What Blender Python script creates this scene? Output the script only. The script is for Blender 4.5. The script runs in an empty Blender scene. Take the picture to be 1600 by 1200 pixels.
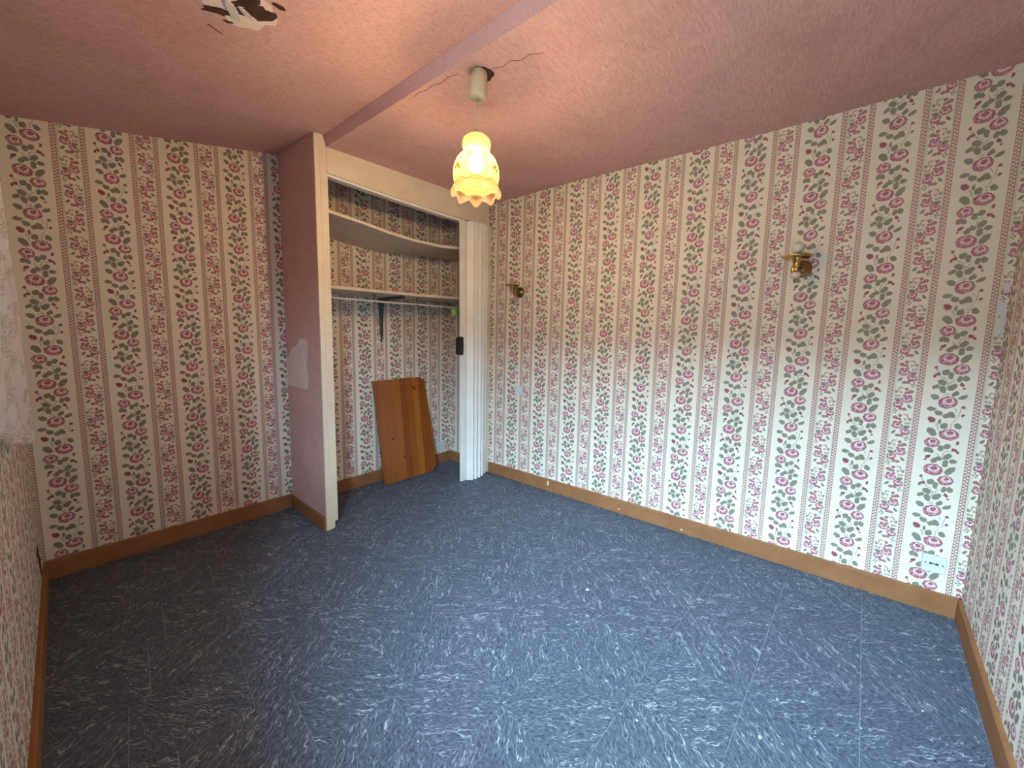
import bpy, bmesh, math, random
from mathutils import Vector, Matrix
random.seed(7)
sc = bpy.context.scene
COL = sc.collection

# ---------------------------------------------------------------- camera
cam_d = bpy.data.cameras.new('camera'); cam = bpy.data.objects.new('camera', cam_d); COL.objects.link(cam)
FPX, YAW, PITCH, ROLL, CAMH = 567.69, 0.8913, 0.1043, 0.0205, 1.2
cam_d.sensor_width = 36.0; cam_d.lens = FPX / 1600 * 36.0; cam_d.clip_start = 0.01
def cam_basis():
    fw = Vector((math.sin(YAW)*math.cos(PITCH), math.cos(YAW)*math.cos(PITCH), -math.sin(PITCH)))
    rt = Vector((math.cos(YAW), -math.sin(YAW), 0)); up = rt.cross(fw)
    c, s = math.cos(ROLL), math.sin(ROLL)
    return c*rt + s*up, -s*rt + c*up, fw
_r, _u, _f = cam_basis()
cam.matrix_world = Matrix(((_r.x, _u.x, -_f.x, 0), (_r.y, _u.y, -_f.y, 0), (_r.z, _u.z, -_f.z, CAMH), (0, 0, 0, 1)))
sc.camera = cam

# ---------------------------------------------------------------- sky, exposure
SKY = (0.53, 0.79, 1.0); SKY_STRENGTH = 150.0
BULB_STRENGTH = 800.0
w = bpy.data.worlds.new('overcast_sky'); sc.world = w; w.use_nodes = True
w.node_tree.nodes['Background'].inputs[0].default_value = (*SKY, 1)
w.node_tree.nodes['Background'].inputs[1].default_value = SKY_STRENGTH
vs = sc.view_settings
vs.view_transform = 'Standard'; vs.look = 'None'; vs.gamma = 1.0; vs.use_curve_mapping = False
vs.exposure = 0.0
sc.cycles.max_bounces = 6; sc.cycles.diffuse_bounces = 3; sc.cycles.transparent_max_bounces = 10
sc.cycles.caustics_reflective = False; sc.cycles.caustics_refractive = False
sc.cycles.sample_clamp_indirect = 6.0
sc.cycles.use_denoising = True
sc.cycles.adaptive_threshold = 0.03

# room numbers (metres)
XC, XB, YA, YF, XP = -0.129, 2.497, 2.834, 2.29, 0.989
WIN_Y0, WIN_Y1, WIN_Z0, WIN_Z1 = -0.24, 0.80, 0.88, 2.04
def yD(x): return -0.634 + (XB - x)*0.11          # slightly skewed wall by the camera
pl = bpy.data.lights.new('window_left_offscreen', 'AREA'); pl.shape = 'RECTANGLE'
pl.size = WIN_Y1 - WIN_Y0; pl.size_y = WIN_Z1 - WIN_Z0; pl.cycles.is_portal = True
po = bpy.data.objects.new('window_left_offscreen', pl); COL.objects.link(po)
po.matrix_world = Matrix(((0, 0, -1, XC - 0.44), (1, 0, 0, (WIN_Y0+WIN_Y1)/2), (0, -1, 0, (WIN_Z0+WIN_Z1)/2), (0, 0, 0, 1)))

# ---------------------------------------------------------------- helpers
def prop(o, label=None, cat=None, group=None, kind=None):
    if label: o['label'] = label
    if cat: o['category'] = cat
    if group: o['group'] = group
    if kind: o['kind'] = kind
    return o
def empty(name, loc, label=None, cat=None, group=None, kind=None):
    o = bpy.data.objects.new(name, None); COL.objects.link(o); o.location = loc; o.empty_display_size = 0.05
    return prop(o, label, cat, group, kind)
def mesh(name, verts, faces, mat, parent=None, smooth=False):
    me = bpy.data.meshes.new(name); me.from_pydata([tuple(v) for v in verts], [], faces); me.update()
    if mat: me.materials.append(mat)
    if smooth: me.polygons.foreach_set('use_smooth', [True]*len(me.polygons))
    o = bpy.data.objects.new(name, me); COL.objects.link(o)
    if parent: attach(o, parent)
    return o
def attach(o, parent):
    o.parent = parent
    o.matrix_parent_inverse = Matrix.Translation(-parent.location) if parent.type == 'EMPTY' or parent.location.length else Matrix()
def bm_obj(name, bm, mat, parent=None, smooth=False, bevel=0):
    if bevel:
        bmesh.ops.bevel(bm, geom=list(bm.edges), offset=bevel, segments=2, affect='EDGES', profile=0.6)
    bmesh.ops.recalc_face_normals(bm, faces=list(bm.faces))
    me = bpy.data.meshes.new(name); bm.to_mesh(me); bm.free()
    if mat: me.materials.append(mat)
    if smooth: me.polygons.foreach_set('use_smooth', [True]*len(me.polygons))
    o = bpy.data.objects.new(name, me); COL.objects.link(o)
    if parent: attach(o, parent)
    return o
def add_box(bm, x0, x1, y0, y1, z0, z1):
    v = [bm.verts.new((x, y, z)) for z in (z0, z1) for y in (y0, y1) for x in (x0, x1)]
    for f in ((0,2,3,1), (4,5,7,6), (0,1,5,4), (2,6,7,3), (0,4,6,2), (1,3,7,5)): bm.faces.new([v[i] for i in f])
    return v
def box(name, x0, x1, y0, y1, z0, z1, mat, parent=None, bevel=0.002):
    bm = bmesh.new(); add_box(bm, x0, x1, y0, y1, z0, z1)
    return bm_obj(name, bm, mat, parent, bevel=bevel)
def prism(name, pts, axis, a0, a1, mat, parent=None, bevel=0):
    """polygon pts extruded along one world axis from a0 to a1; pts are the other two coordinates in xyz order"""
    bm = bmesh.new()
    def P(p, a): return {'x': (a, p[0], p[1]), 'y': (p[0], a, p[1]), 'z': (p[0], p[1], a)}[axis]
    A = [bm.verts.new(P(p, a0)) for p in pts]; B = [bm.verts.new(P(p, a1)) for p in pts]
    bm.faces.new(A); bm.faces.new(list(reversed(B))); n = len(pts)
    for i in range(n): bm.faces.new((A[i], B[i], B[(i+1) % n], A[(i+1) % n]))
    return bm_obj(name, bm, mat, parent, bevel=bevel)
def lathe(bm, prof, c, axis=(0, 0, 1), seg=28, fn=None, close=False):
    ax = Vector(axis).normalized(); t = Vector((1, 0, 0)) if abs(ax.x) < .9 else Vector((0, 1, 0))
    e1 = ax.cross(t).normalized(); e2 = ax.cross(e1); c = Vector(c); rings = []
    for i, (r, h) in enumerate(prof):
        ring = []
        for k in range(seg):
            a = 2*math.pi*k/seg; rr, hh = (r, h) if fn is None else fn(i, a, r, h)
            ring.append(bm.verts.new(c + ax*hh + (e1*math.cos(a) + e2*math.sin(a))*rr))
        rings.append(ring)
    for A, B in zip(rings, rings[1:]):
        for k in range(seg): bm.faces.new((A[k], A[(k+1) % seg], B[(k+1) % seg], B[k]))
    if close:
        bm.faces.new(rings[0]); bm.faces.new(rings[-1])
def lathe_obj(name, prof, c, mat, parent=None, axis=(0, 0, 1), seg=28, fn=None, close=True):
    bm = bmesh.new(); lathe(bm, prof, c, axis, seg, fn, close)
    return bm_obj(name, bm, mat, parent, smooth=True)
def tube_obj(name, pts, r, mat, parent=None, seg=10):
    bm = bmesh.new(); P = [Vector(p) for p in pts]; rings = []
    for i, p in enumerate(P):
        d = (P[min(i+1, len(P)-1)] - P[max(i-1, 0)]).normalized()
        t = Vector((0, 0, 1)) if abs(d.z) < .9 else Vector((1, 0, 0))
        e1 = d.cross(t).normalized(); e2 = d.cross(e1)
        rings.append([bm.verts.new(p + (e1*math.cos(2*math.pi*k/seg) + e2*math.sin(2*math.pi*k/seg))*r) for k in range(seg)])
    for A, B in zip(rings, rings[1:]):
        for k in range(seg): bm.faces.new((A[k], A[(k+1) % seg], B[(k+1) % seg], B[k]))
    bm.faces.new(rings[0]); bm.faces.new(rings[-1])
    return bm_obj(name, bm, mat, parent, smooth=True)
def copy_tree(o, parent=None, offset=None):
    c = o.copy(); COL.objects.link(c)
    if parent: c.parent = parent
    if offset is not None: c.location = o.location + Vector(offset)
    for ch in o.children: copy_tree(ch, c)
    return c

# ---------------------------------------------------------------- materials
class NT:
    def __init__(s, name):
        s.m = bpy.data.materials.new(name); s.m.use_nodes = True; s.t = s.m.node_tree; s.t.nodes.clear()
        s.out = s.t.nodes.new('ShaderNodeOutputMaterial')
    def n(s, typ, **kw):
        nd = s.t.nodes.new(typ)
        for k, v in kw.items(): setattr(nd, k, v)
        return nd
    def put(s, sock, v):
        if isinstance(v, bpy.types.NodeSocket): s.t.links.new(v, sock)
        elif isinstance(v, (tuple, list)) and len(v) == 3 and len(sock.default_value) == 4: sock.default_value = (*v, 1)
        else: sock.default_value = v
    def math(s, op, a, b=None, c=None, clamp=False):
        nd = s.n('ShaderNodeMath', operation=op, use_clamp=clamp)
        for i, v in enumerate((a, b, c)):
            if v is not None: s.put(nd.inputs[i], v)
        return nd.outputs[0]
    def vec(s, op, a, b=None):
        nd = s.n('ShaderNodeVectorMath', operation=op); s.put(nd.inputs[0], a)
        if b is not None: s.put(nd.inputs[1], b)
        return nd.outputs['Value' if op in ('DOT_PRODUCT', 'LENGTH') else 'Vector']
    def xyz(s, x, y, z):
        nd = s.n('ShaderNodeCombineXYZ')
        for i, v in enumerate((x, y, z)): s.put(nd.inputs[i], v)
        return nd.outputs[0]
    def sep(s, v):
        nd = s.n('ShaderNodeSeparateXYZ'); s.put(nd.inputs[0], v); return nd.outputs
    def mix(s, f, a, b):
        nd = s.n('ShaderNodeMix', data_type='RGBA'); s.put(nd.inputs[0], f); s.put(nd.inputs[6], a); s.put(nd.inputs[7], b)
        return nd.outputs[2]
    def rng(s, v, a, b, c=0.0, d=1.0):
        nd = s.n('ShaderNodeMapRange', clamp=True); 
        for i, x in enumerate((v, a, b, c, d)): s.put(nd.inputs[i], x)
        return nd.outputs[0]
    def noise(s, v, scale, detail=2.0, rough=0.5, dist=0.0, out='Fac'):
        nd = s.n('ShaderNodeTexNoise'); 
        if v is not None: s.put(nd.inputs['Vector'], v)
        nd.inputs['Scale'].default_value = scale; nd.inputs['Detail'].default_value = detail
        nd.inputs['Roughness'].default_value = rough; nd.inputs['Distortion'].default_value = dist
        return nd.outputs[out]
    def ramp(s, f, stops, interp='LINEAR'):
        nd = s.n('ShaderNodeValToRGB'); cr = nd.color_ramp; cr.interpolation = interp
        while len(cr.elements) < len(stops): cr.elements.new(0.5)
        for e, (p, c) in zip(cr.elements, stops): e.position = p; e.color = (*c, 1)
        s.put(nd.inputs[0], f); return nd.outputs[0]
    def pos(s): return s.n('ShaderNodeNewGeometry').outputs['Position']
    def obj(s): return s.n('ShaderNodeTexCoord').outputs['Object']
    def bump(s, h, strength=0.3, dist=0.002):
        nd = s.n('ShaderNodeBump'); nd.inputs['Strength'].default_value = strength; nd.inputs['Distance'].default_value = dist
        s.put(nd.inputs['Height'], h); return nd.outputs[0]
    def bsdf(s, color, rough=0.6, metal=0.0, spec=0.4, normal=None, **kw):
        nd = s.n('ShaderNodeBsdfPrincipled'); s.put(nd.inputs['Base Color'], color); s.put(nd.inputs['Roughness'], rough)
        nd.inputs['Metallic'].default_value = metal; nd.inputs['Specular IOR Level'].default_value = spec
        if normal is not None: s.put(nd.inputs['Normal'], normal)
        for k, v in kw.items(): s.put(nd.inputs[k], v)
        return nd.outputs[0]
    def done(s, sh): s.t.links.new(sh, s.out.inputs[0]); return s.m

def worn(name, c1, c2, rough=0.55, scale=14, spec=0.35, fleck=None, fleck_amt=0.72, bumpy=0.15):
    t = NT(name); p = t.pos()
    col = t.mix(t.rng(t.noise(p, scale, 5, .6), .35, .7), c1, c2)
    if fleck: col = t.mix(t.rng(t.noise(p, 55, 4, .65), fleck_amt, fleck_amt+.06), col, fleck)
    return t.done(t.bsdf(col, rough, 0, spec, t.bump(t.noise(p, 180, 3), bumpy, .001)))
def plain(name, c, rough=0.5, metal=0.0, spec=0.4):
    t = NT(name); return t.done(t.bsdf(c, rough, metal, spec))

# traced wallpaper motifs: centre x, centre y (metres from the column's big rose), ellipse form a, b, d
LEAF = [[-0.0434, 0.0227, 6384, 1563, 7228], [0.0151, 0.0409, 11062, -3854, 9424], [0.0393, 0.0276, 8575, -5143, 12154], [-0.0491, -0.0333, 6060, -1108, 12611], [-0.0261, -0.049, 7153, 1691, 8568], [0.0002, -0.0577, 8270, -1996, 6764], [0.0138, -0.0524, 9763, 2741, 6899], [-0.0195, -0.0885, 47759, -4591, 6900], [-0.0037, -0.1058, 8853, -1398, 6962], [0.0366, -0.1009, 9333, 2245, 7180], [-0.039, -0.1378, 5579, 1835, 3926], [-0.0458, -0.222, 12167, -2393, 7406], [-0.0341, -0.2237, 13708, 2639, 9279], [-0.0045, -0.2088, 14560, 199, 5253], [0.0137, -0.1978, 9549, -1545, 6917], [-0.0189, -0.2679, 13337, -3380, 6668], [-0.0069, -0.2572, 10878, 257, 10123], [0.0192, -0.2436, 8353, -3144, 6158], [0.038, -0.2618, 7293, -649, 10455], [0.0156, -0.2767, 14226, -1213, 4307], [0.0324, -0.3061, 6485, -2872, 4142], [-0.0203, -0.3686, 8413, -1055, 6731], [-0.0044, -0.3822, 16636, 235, 4423], [0.0225, -0.3952, 14743, -1797, 6275], [0.0397, -0.392, 11687, 441, 6944], [-0.0281, -0.4141, 7024, 1912, 6045], [-0.0448, -0.4343, 11180, -4416, 10971], [-0.0237, -0.4464, 10409, 1436, 4588], [0.0041, -0.4333, 6762, -2513, 5246]]
BUD = [[-0.0444, -0.0813, 8302, 2063, 6763], [0.0446, -0.0166, 30392, -206, 22602], [0.0462, -0.0527, 46613, -4303, 18631], [0.0432, -0.1774, 41361, -8359, 15779], [0.0366, -0.2095, 15603, 1013, 18812], [0.0461, -0.2183, 38910, 9368, 27221], [-0.0398, -0.2537, 23015, -8601, 17392], [-0.052, -0.3484, 28405, -2504, 19459], [-0.0529, -0.3863, 30080, -9446, 19778], [-0.0428, -0.3775, 23533, -3145, 19421], [0.0311, -0.4205, 25645, 4363, 13562], [0.0389, -0.4374, 54857, -9875, 49102], [-0.0469, -0.2689, 65447, -7897, 60766]]
ROSE = [[-0.0032, 0.0003, 1249, -168, 1443], [0.0138, -0.1436, 1133, 4, 1691], [-0.0329, -0.1868, 1829, -26, 2087], [-0.0186, -0.3112, 1129, 19, 1465], [0.0237, -0.3532, 1765, -157, 2093]]
SEG = [[-0.0297, -0.094, -0.0185, -0.1269], [0.0391, -0.0235, 0.0337, -0.0602], [0.0337, -0.0602, 0.0201, -0.0889], [0.0201, -0.0889, 0.0153, -0.114], [0.0205, -0.021, 0.0267, -0.0395], [0.011, -0.0927, 0.0193, -0.0987], [0.0341, -0.2159, 0.0093, -0.2209], [0.0093, -0.2209, 0.0013, -0.2474], [-0.0155, -0.231, -0.0077, -0.2469], [0.0013, -0.2474, 0.0121, -0.2725], [0.0121, -0.2725, 0.0108, -0.2953], [-0.0373, -0.3832, -0.016, -0.4006], [-0.016, -0.4006, -0.0093, -0.4217], [0.0086, -0.4015, -0.0093, -0.4217], [-0.0093, -0.4217, -0.0154, -0.4466], [-0.0036, 0.0414, -0.0185, 0.0311], [-0.0023, -0.4658, -0.0127, -0.4792], [-0.0497, -0.3555, -0.0396, -0.3761]]
NROSE = [[0.1202, 0.3763, 2805, -66, 5042], [0.1477, 0.3517, 3974, 327, 3652]]
NBUD = [[0.1249, 0.4251, 33090, 1755, 28022], [0.1102, 0.4143, 24365, -423, 18001], [0.1246, 0.4084, 14703, -98, 27748], [0.1124, 0.3909, 20698, 596, 22257], [0.1289, 0.3942, 34820, -8906, 30827], [0.1244, 0.3301, 20880, 286, 20084], [0.1385, 0.3319, 29935, 5331, 22167]]
NLEAF = [[0.1513, 0.3739, 11199, -455, 22717], [0.1103, 0.3449, 38358, -15979, 22791], [0.1565, 0.3294, 128961, -22959, 74709], [0.151, 0.3205, 94508, -24385, 78943], [0.1549, 0.3102, 100122, -691, 111118], [0.1608, 0.3197, 129424, 45789, 103589], [0.1601, 0.4125, 102147, 6175, 64724]]
NSPR = [[0.1474, 0.4327, 96678, -67796, 65450], [0.1365, 0.4362, 109908, 78417, 85463], [0.1436, 0.4084, 71571, -12452, 33994], [0.1569, 0.41, 46895, 15300, 46368], [0.1474, 0.391, 76506, 3876, 54268], [0.1575, 0.3922, 72331, -13588, 56802], [0.1513, 0.422, 133345, 22627, 23488]]

WP_W, WP_P = 0.272, 0.503          # canonical wallpaper repeat (column pitch, vertical repeat)
def wallpaper():
    t = NT('floral_stripe_wallpaper')
    uv = t.n('ShaderNodeUVMap', uv_map='paper').outputs[0]
    s = t.sep(uv); x = s[0]; V = s[1]                      # x metres in a column, V in repeats above a rose
    yw = t.math('MULTIPLY', t.math('SUBTRACT', t.math('FRACT', t.math('ADD', V, .22/WP_P + .5)), .5), WP_P)
    cell = WP_P/4
    tt = t.math('MULTIPLY_ADD', V, 4.0, -.308/cell)
    yn = t.math('MULTIPLY', t.math('SUBTRACT', t.math('FRACT', tt), .5), cell)
    par = t.math('FLOORED_MODULO', t.math('FLOOR', tt), 2.0)
    sign = t.math('MULTIPLY_ADD', par, -2.0, 1.0)
    isn = t.math('GREATER_THAN', x, .0955)
    xn = t.math('MULTIPLY_ADD', t.math('SUBTRACT', x, .131), sign, .131)
    def sel(a, b):                                         # a + isn*(b-a)
        return t.math('MULTIPLY_ADD', t.math('SUBTRACT', b, a), isn, a)
    px, py = sel(x, xn), sel(yw, yn)
    raw = t.xyz(px, py, 0.0)
    nz = t.n('ShaderNodeTexNoise'); t.put(nz.inputs['Vector'], raw); nz.inputs['Scale'].default_value = 115; nz.inputs['Detail'].default_value = 2.5; nz.inputs['Roughness'].default_value = .65
    ns = t.sep(nz.outputs['Color'])
    qx = t.math('ADD', px, t.math('MULTIPLY', t.math('SUBTRACT', ns[0], .5), .0125))
    qy = t.math('ADD', py, t.math('MULTIPLY', t.math('SUBTRACT', ns[1], .5), .0125))
    P1 = t.xyz(qx, qy, 1.0)
    P2 = t.xyz(t.math('MULTIPLY', qx, qx), t.math('MULTIPLY', qx, qy), t.math('MULTIPLY', qy, qy))
    def conic(cx, cy, a, b, d):
        k1 = t.vec('DOT_PRODUCT', P2, (a, 2*b, d))
        k2 = t.vec('DOT_PRODUCT', P1, (-2*(a*cx + b*cy), -2*(b*cx + d*cy), a*cx*cx + 2*b*cx*cy + d*cy*cy))
        return t.math('ADD', k1, k2)
    def layer(items):
        r = None
        for it in items:
            c = conic(*it); r = c if r is None else t.math('MINIMUM', r, c)
        return r
    def wide(items):
        out = []
        for cx, cy, a, b, d in items:
            cy += .22; ext = math.sqrt(a/(a*d - b*b)) + .004
            out.append((cx, cy, a, b, d))
            if cy + ext > WP_P/2: out.append((cx, cy - WP_P, a, b, d))
            if cy - ext < -WP_P/2: out.append((cx, cy + WP_P, a, b, d))
        return out
    def narrow(items): return [(cx, cy - .308 - cell/2, a, b, d) for cx, cy, a, b, d in items]
    def grow(items, k): return [(cx, cy, a/k/k, b/k/k, d/k/k) for cx, cy, a, b, d in items]
    def stems():
        out = []
        for x0, y0, x1, y1 in SEG:
            dx, dy = x1-x0, y1-y0; L = math.hypot(dx, dy); dx /= L; dy /= L; A = 1/(L*.62)**2; B = 1/.0021**2
            out.append(((x0+x1)/2, (y0+y1)/2, A*dx*dx + B*dy*dy, (A-B)*dx*dy, A*dy*dy + B*dx*dx))
        return out
    rs = t.math('SQRT', t.math('MAXIMUM', layer(wide(ROSE) + narrow(NROSE)), 0.0))
    lf = layer(wide(grow(LEAF, 1.12)) + narrow(grow(NLEAF, 1.2))); bd = layer(wide(grow(BUD, 1.12)) + narrow(grow(NBUD, 1.15)))
    st = layer(wide(stems()) + narrow(grow(NSPR, 1.3)))
    fine = t.noise(raw, 420, 2)
    # borders
    d = t.math('ABSOLUTE', t.math('ADD', x, .005)); b = t.math('DIVIDE', t.math('SUBTRACT', d, .078), .023)
    Y = t.math('MULTIPLY', V, 34.0)
    def dots(tc, ph):
        ax = t.math('DIVIDE', t.math('SUBTRACT', b, tc), .17)
        ay = t.math('DIVIDE', t.math('SUBTRACT', t.math('FRACT', t.math('ADD', Y, ph)), .5), .36)
        return t.rng(t.math('ADD', t.math('MULTIPLY', ax, ax), t.math('MULTIPLY', ay, ay)), .6, 1.1, 1, 0)
    dot = t.math('MAXIMUM', dots(.24, 0.0), dots(.56, .5))
    inb = t.math('MULTIPLY', t.math('GREATER_THAN', b, 0.0), t.math('LESS_THAN', b, .80))
    comb = t.math('MULTIPLY', t.math('MULTIPLY', t.math('GREATER_THAN', b, .80), t.rng(b, .95, 1.35, 1, 0)),
                  t.math('GREATER_THAN', t.math('FRACT', t.math('MULTIPLY', V, 92.0)), .42))
    cream = t.mix(t.rng(t.noise(t.pos(), 3.2, 4, .6), .35, .75), (.80, .745, .635), (.74, .675, .555))
    col = t.mix(t.math('MULTIPLY', comb, .75), cream, (.42, .36, .30))
    bcol = t.mix(dot, (.33, .18, .15), (.72, .60, .52))
    bcol = t.mix(t.math('LESS_THAN', b, .07), bcol, (.44, .22, .20))
    col = t.mix(inb, col, bcol)
    fuzz = lambda r, a=.72, c=1.12: t.rng(r, a, c, 1, 0)
    col = t.mix(t.math('MULTIPLY', fuzz(st), .85), col, t.mix(isn, (.36, .36, .29), (.40, .26, .21)))
    leafc = t.mix(t.rng(fine, .4, .62), (.15, .142, .103), (.31, .29, .225))
    leafc = t.mix(t.rng(lf, .5, 1.0), leafc, (.165, .155, .115))
    col = t.mix(fuzz(lf), col, leafc)
    budc = t.mix(t.math('MULTIPLY', t.rng(bd, .0, .5, 1, 0), isn), t.mix(t.rng(fine, .42, .6), (.19, .032, .048), (.34, .14, .15)), (.50, .25, .26))
    col = t.mix(fuzz(bd), col, budc)
    def shifted(items, k, up):                             # smaller ellipse inside each rose, moved up by a share of its height
        return [(cx + up*.3/math.sqrt(a_), cy + up/math.sqrt(d_), a_/k/k, b_/k/k, d_/k/k) for cx, cy, a_, b_, d_ in items]
    allr = wide(ROSE) + narrow(NROSE)
    mid = layer(shifted(allr, .72, .20)); core = layer(shifted(allr, .34, .34))
    wv = t.noise(raw, 150, 2.0)
    petal = t.mix(t.rng(wv, .40, .60), (.82, .68, .67), (.62, .36, .39))                   # inner petals
    outer = t.mix(t.rng(wv, .42, .58), (.60, .33, .36), (.33, .075, .115))                 # open outer petals
    petal = t.mix(t.rng(mid, .85, 1.05), petal, outer)
    petal = t.mix(t.math('MULTIPLY', t.rng(t.math('ABSOLUTE', t.math('SUBTRACT', mid, .95)), .06, .22, 1, 0), .75), petal, (.25, .035, .065))
    petal = t.mix(t.rng(core, .75, 1.15, .9, 0), petal, (.23, .03, .06))
    petal = t.mix(t.math('MULTIPLY', t.rng(core, .05, .3, 1, 0), .5), petal, (.62, .30, .34))
    petal = t.mix(t.rng(rs, .84, .93, 0, .92), petal, (.20, .022, .045))
    col = t.mix(fuzz(rs, .93, 1.08), col, petal)
    crease = t.noise(t.vec('MULTIPLY', t.pos(), (2.0, 2.0, 9.0)), 2.2, 5, .6)
    nrm = t.bump(t.math('ADD', crease, t.math('MULTIPLY', t.noise(t.pos(), 160, 2), .12)), .22, .006)
    return t.done(t.bsdf(col, .72, 0, .22, nrm))

def textile(name, c1, c2, axis):
    t = NT(name); p = t.pos()
    sc_ = {'x': (6, 60, 60), 'y': (60, 6, 60), 'z': (60, 60, 6)}[axis]
    rib = t.noise(t.vec('MULTIPLY', p, sc_), 3.2, 3, .7)
    col = t.mix(t.rng(rib, .36, .64), tuple(v*.90 for v in c1), c2)
    spot = t.noise(p, 38, 4, .7)
    col = t.mix(t.math('MULTIPLY', t.rng(spot, .58, .74), .45), col, tuple(v*.62 for v in c1))
    col = t.mix(t.math('MULTIPLY', t.rng(t.noise(p, 2.3, 5, .62), .48, .72), .5), col, tuple(v*.74 for v in c1))
    return t.done(t.bsdf(col, .85, 0, .12, t.bump(t.math('ADD', rib, t.noise(p, 60, 3)), .5, .004)))

def vinyl(name, ang):
    """dark blue-grey vinyl with pale wispy marbling running along one direction"""
    t = NT(name); p = t.pos(); rnd = t.n('ShaderNodeObjectInfo').outputs['Random']
    ca, sa = math.cos(ang), math.sin(ang); s = t.sep(p)
    wob = t.sep(t.noise(p, 26, 2, .5, out='Color'))
    a = t.math('ADD', t.math('MULTIPLY', s[0], ca), t.math('MULTIPLY', s[1], sa))
    b = t.math('SUBTRACT', t.math('MULTIPLY', s[1], ca), t.math('MULTIPLY', s[0], sa))
    b = t.math('ADD', b, t.math('MULTIPLY', wob[0], .034))
    off = t.math('MULTIPLY', rnd, 37.0)
    q = t.xyz(t.math('ADD', t.math('MULTIPLY', a, 12.0), off), t.math('MULTIPLY', b, 78.0), off)
    n1 = t.noise(q, 1.0, 2, .5)
    vein = t.rng(t.math('ABSOLUTE', t.math('SUBTRACT', n1, .5)), .003, .022, 1, 0)
    mask = t.rng(t.noise(t.vec('ADD', q, (9.1, 3.3, 0)), .55, 3, .6), .42, .56)
    vein = t.math('MULTIPLY', vein, mask)
    q2 = t.xyz(t.math('ADD', t.math('MULTIPLY', a, 60.0), off), t.math('MULTIPLY', b, 170.0), 5.0)
    mott = t.noise(q2, 1.0, 4, .65)
    col = t.mix(t.rng(mott, .28, .74), (.019, .025, .040), (.150, .185, .245))
    col = t.mix(t.math('MULTIPLY', vein, .80), col, (.46, .51, .57))
    scuff = t.rng(t.noise(p, 7.0, 6, .65), .66, .74)
    col = t.mix(t.math('MULTIPLY', scuff, .6), col, (.035, .035, .042))
    speck = t.rng(t.noise(p, 150, 2, .5), .76, .79)
    col = t.mix(t.math('MULTIPLY', speck, .5), col, (.55, .55, .52))
    rough = t.rng(t.noise(p, 9, 4), .3, .7, .42, .62)
    return t.done(t.bsdf(col, rough, 0, .10, t.bump(t.math('ADD', mott, t.noise(p, 5, 2)), .12, .002)))

def pine():
    t = NT('varnished_pine'); s = t.sep(t.pos())
    strip = t.math('FLOOR', t.math('MULTIPLY', s[0], 15.0))
    tone = t.noise(t.xyz(t.math('MULTIPLY', strip, 3.7), 0.0, 0.0), 1.3, 1)
    grain = t.noise(t.xyz(t.math('MULTIPLY', s[0], 70.0), strip, t.math('MULTIPLY', s[2], 2.6)), 1.6, 4, .6, .6)
    col = t.mix(t.rng(tone, .38, .62), (.40, .130, .022), (.20, .050, .007))
    col = t.mix(t.math('MULTIPLY', t.rng(grain, .45, .72), .6), col, (.15, .035, .006))
    return t.done(t.bsdf(col, .35, 0, .5, t.bump(grain, .08, .001)))

def lace():
    t = NT('white_lace'); p = t.pos(); s = t.sep(p)
    q = t.xyz(0.0, t.math('MULTIPLY', s[1], 1.0), s[2])
    net = t.n('ShaderNodeTexVoronoi', feature='DISTANCE_TO_EDGE'); t.put(net.inputs['Vector'], q); net.inputs['Scale'].default_value = 170
    thr = t.rng(net.outputs['Distance'], .10, .2, 1, 0)
    motif = t.rng(t.noise(q, 16, 2, .5), .44, .52)
    a = t.math('MAXIMUM', t.math('MULTIPLY', thr, .8), motif)
    d = t.n('ShaderNodeBsdfDiffuse'); t.put(d.inputs[0], (.80, .76, .75))
    tl = t.n('ShaderNodeBsdfTranslucent'); t.put(tl.inputs[0], (.75, .71, .70))
    m = t.n('ShaderNodeMixShader'); m.inputs[0].default_value = .35; t.t.links.new(d.outputs[0], m.inputs[1]); t.t.links.new(tl.outputs[0], m.inputs[2])
    tr = t.n('ShaderNodeBsdfTransparent')
    f = t.n('ShaderNodeMixShader'); t.put(f.inputs[0], t.rng(a, 0, 1, .35, 1.0)); t.t.links.new(tr.outputs[0], f.inputs[1]); t.t.links.new(m.outputs[0], f.inputs[2])
    return t.done(f.outputs[0])

def shade_glass(name, tint, see, body):
    t = NT(name)
    tr = t.n('ShaderNodeBsdfTransparent'); t.put(tr.inputs[0], tint)
    tl = t.n('ShaderNodeBsdfTranslucent'); t.put(tl.inputs[0], body)
    df = t.n('ShaderNodeBsdfDiffuse'); t.put(df.inputs[0], body)
    ad = t.n('ShaderNodeAddShader'); t.t.links.new(tl.outputs[0], ad.inputs[0]); t.t.links.new(df.outputs[0], ad.inputs[1])
    m = t.n('ShaderNodeMixShader'); m.inputs[0].default_value = see
    t.t.links.new(ad.outputs[0], m.inputs[1]); t.t.links.new(tr.outputs[0], m.inputs[2])
    return t.done(m.outputs[0])

def pane_glass():
    t = NT('window_glass'); tr = t.n('ShaderNodeBsdfTransparent'); t.put(tr.inputs[0], (.93, .95, .95))
    g = t.n('ShaderNodeBsdfGlossy'); g.inputs['Roughness'].default_value = .03
    m = t.n('ShaderNodeMixShader'); m.inputs[0].default_value = .06
    t.t.links.new(tr.outputs[0], m.inputs[1]); t.t.links.new(g.outputs[0], m.inputs[2]); return t.done(m.outputs[0])

def emit(name, c, s):
    t = NT(name); e = t.n('ShaderNodeEmission'); t.put(e.inputs[0], c); e.inputs[1].default_value = s; return t.done(e.outputs[0])

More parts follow.
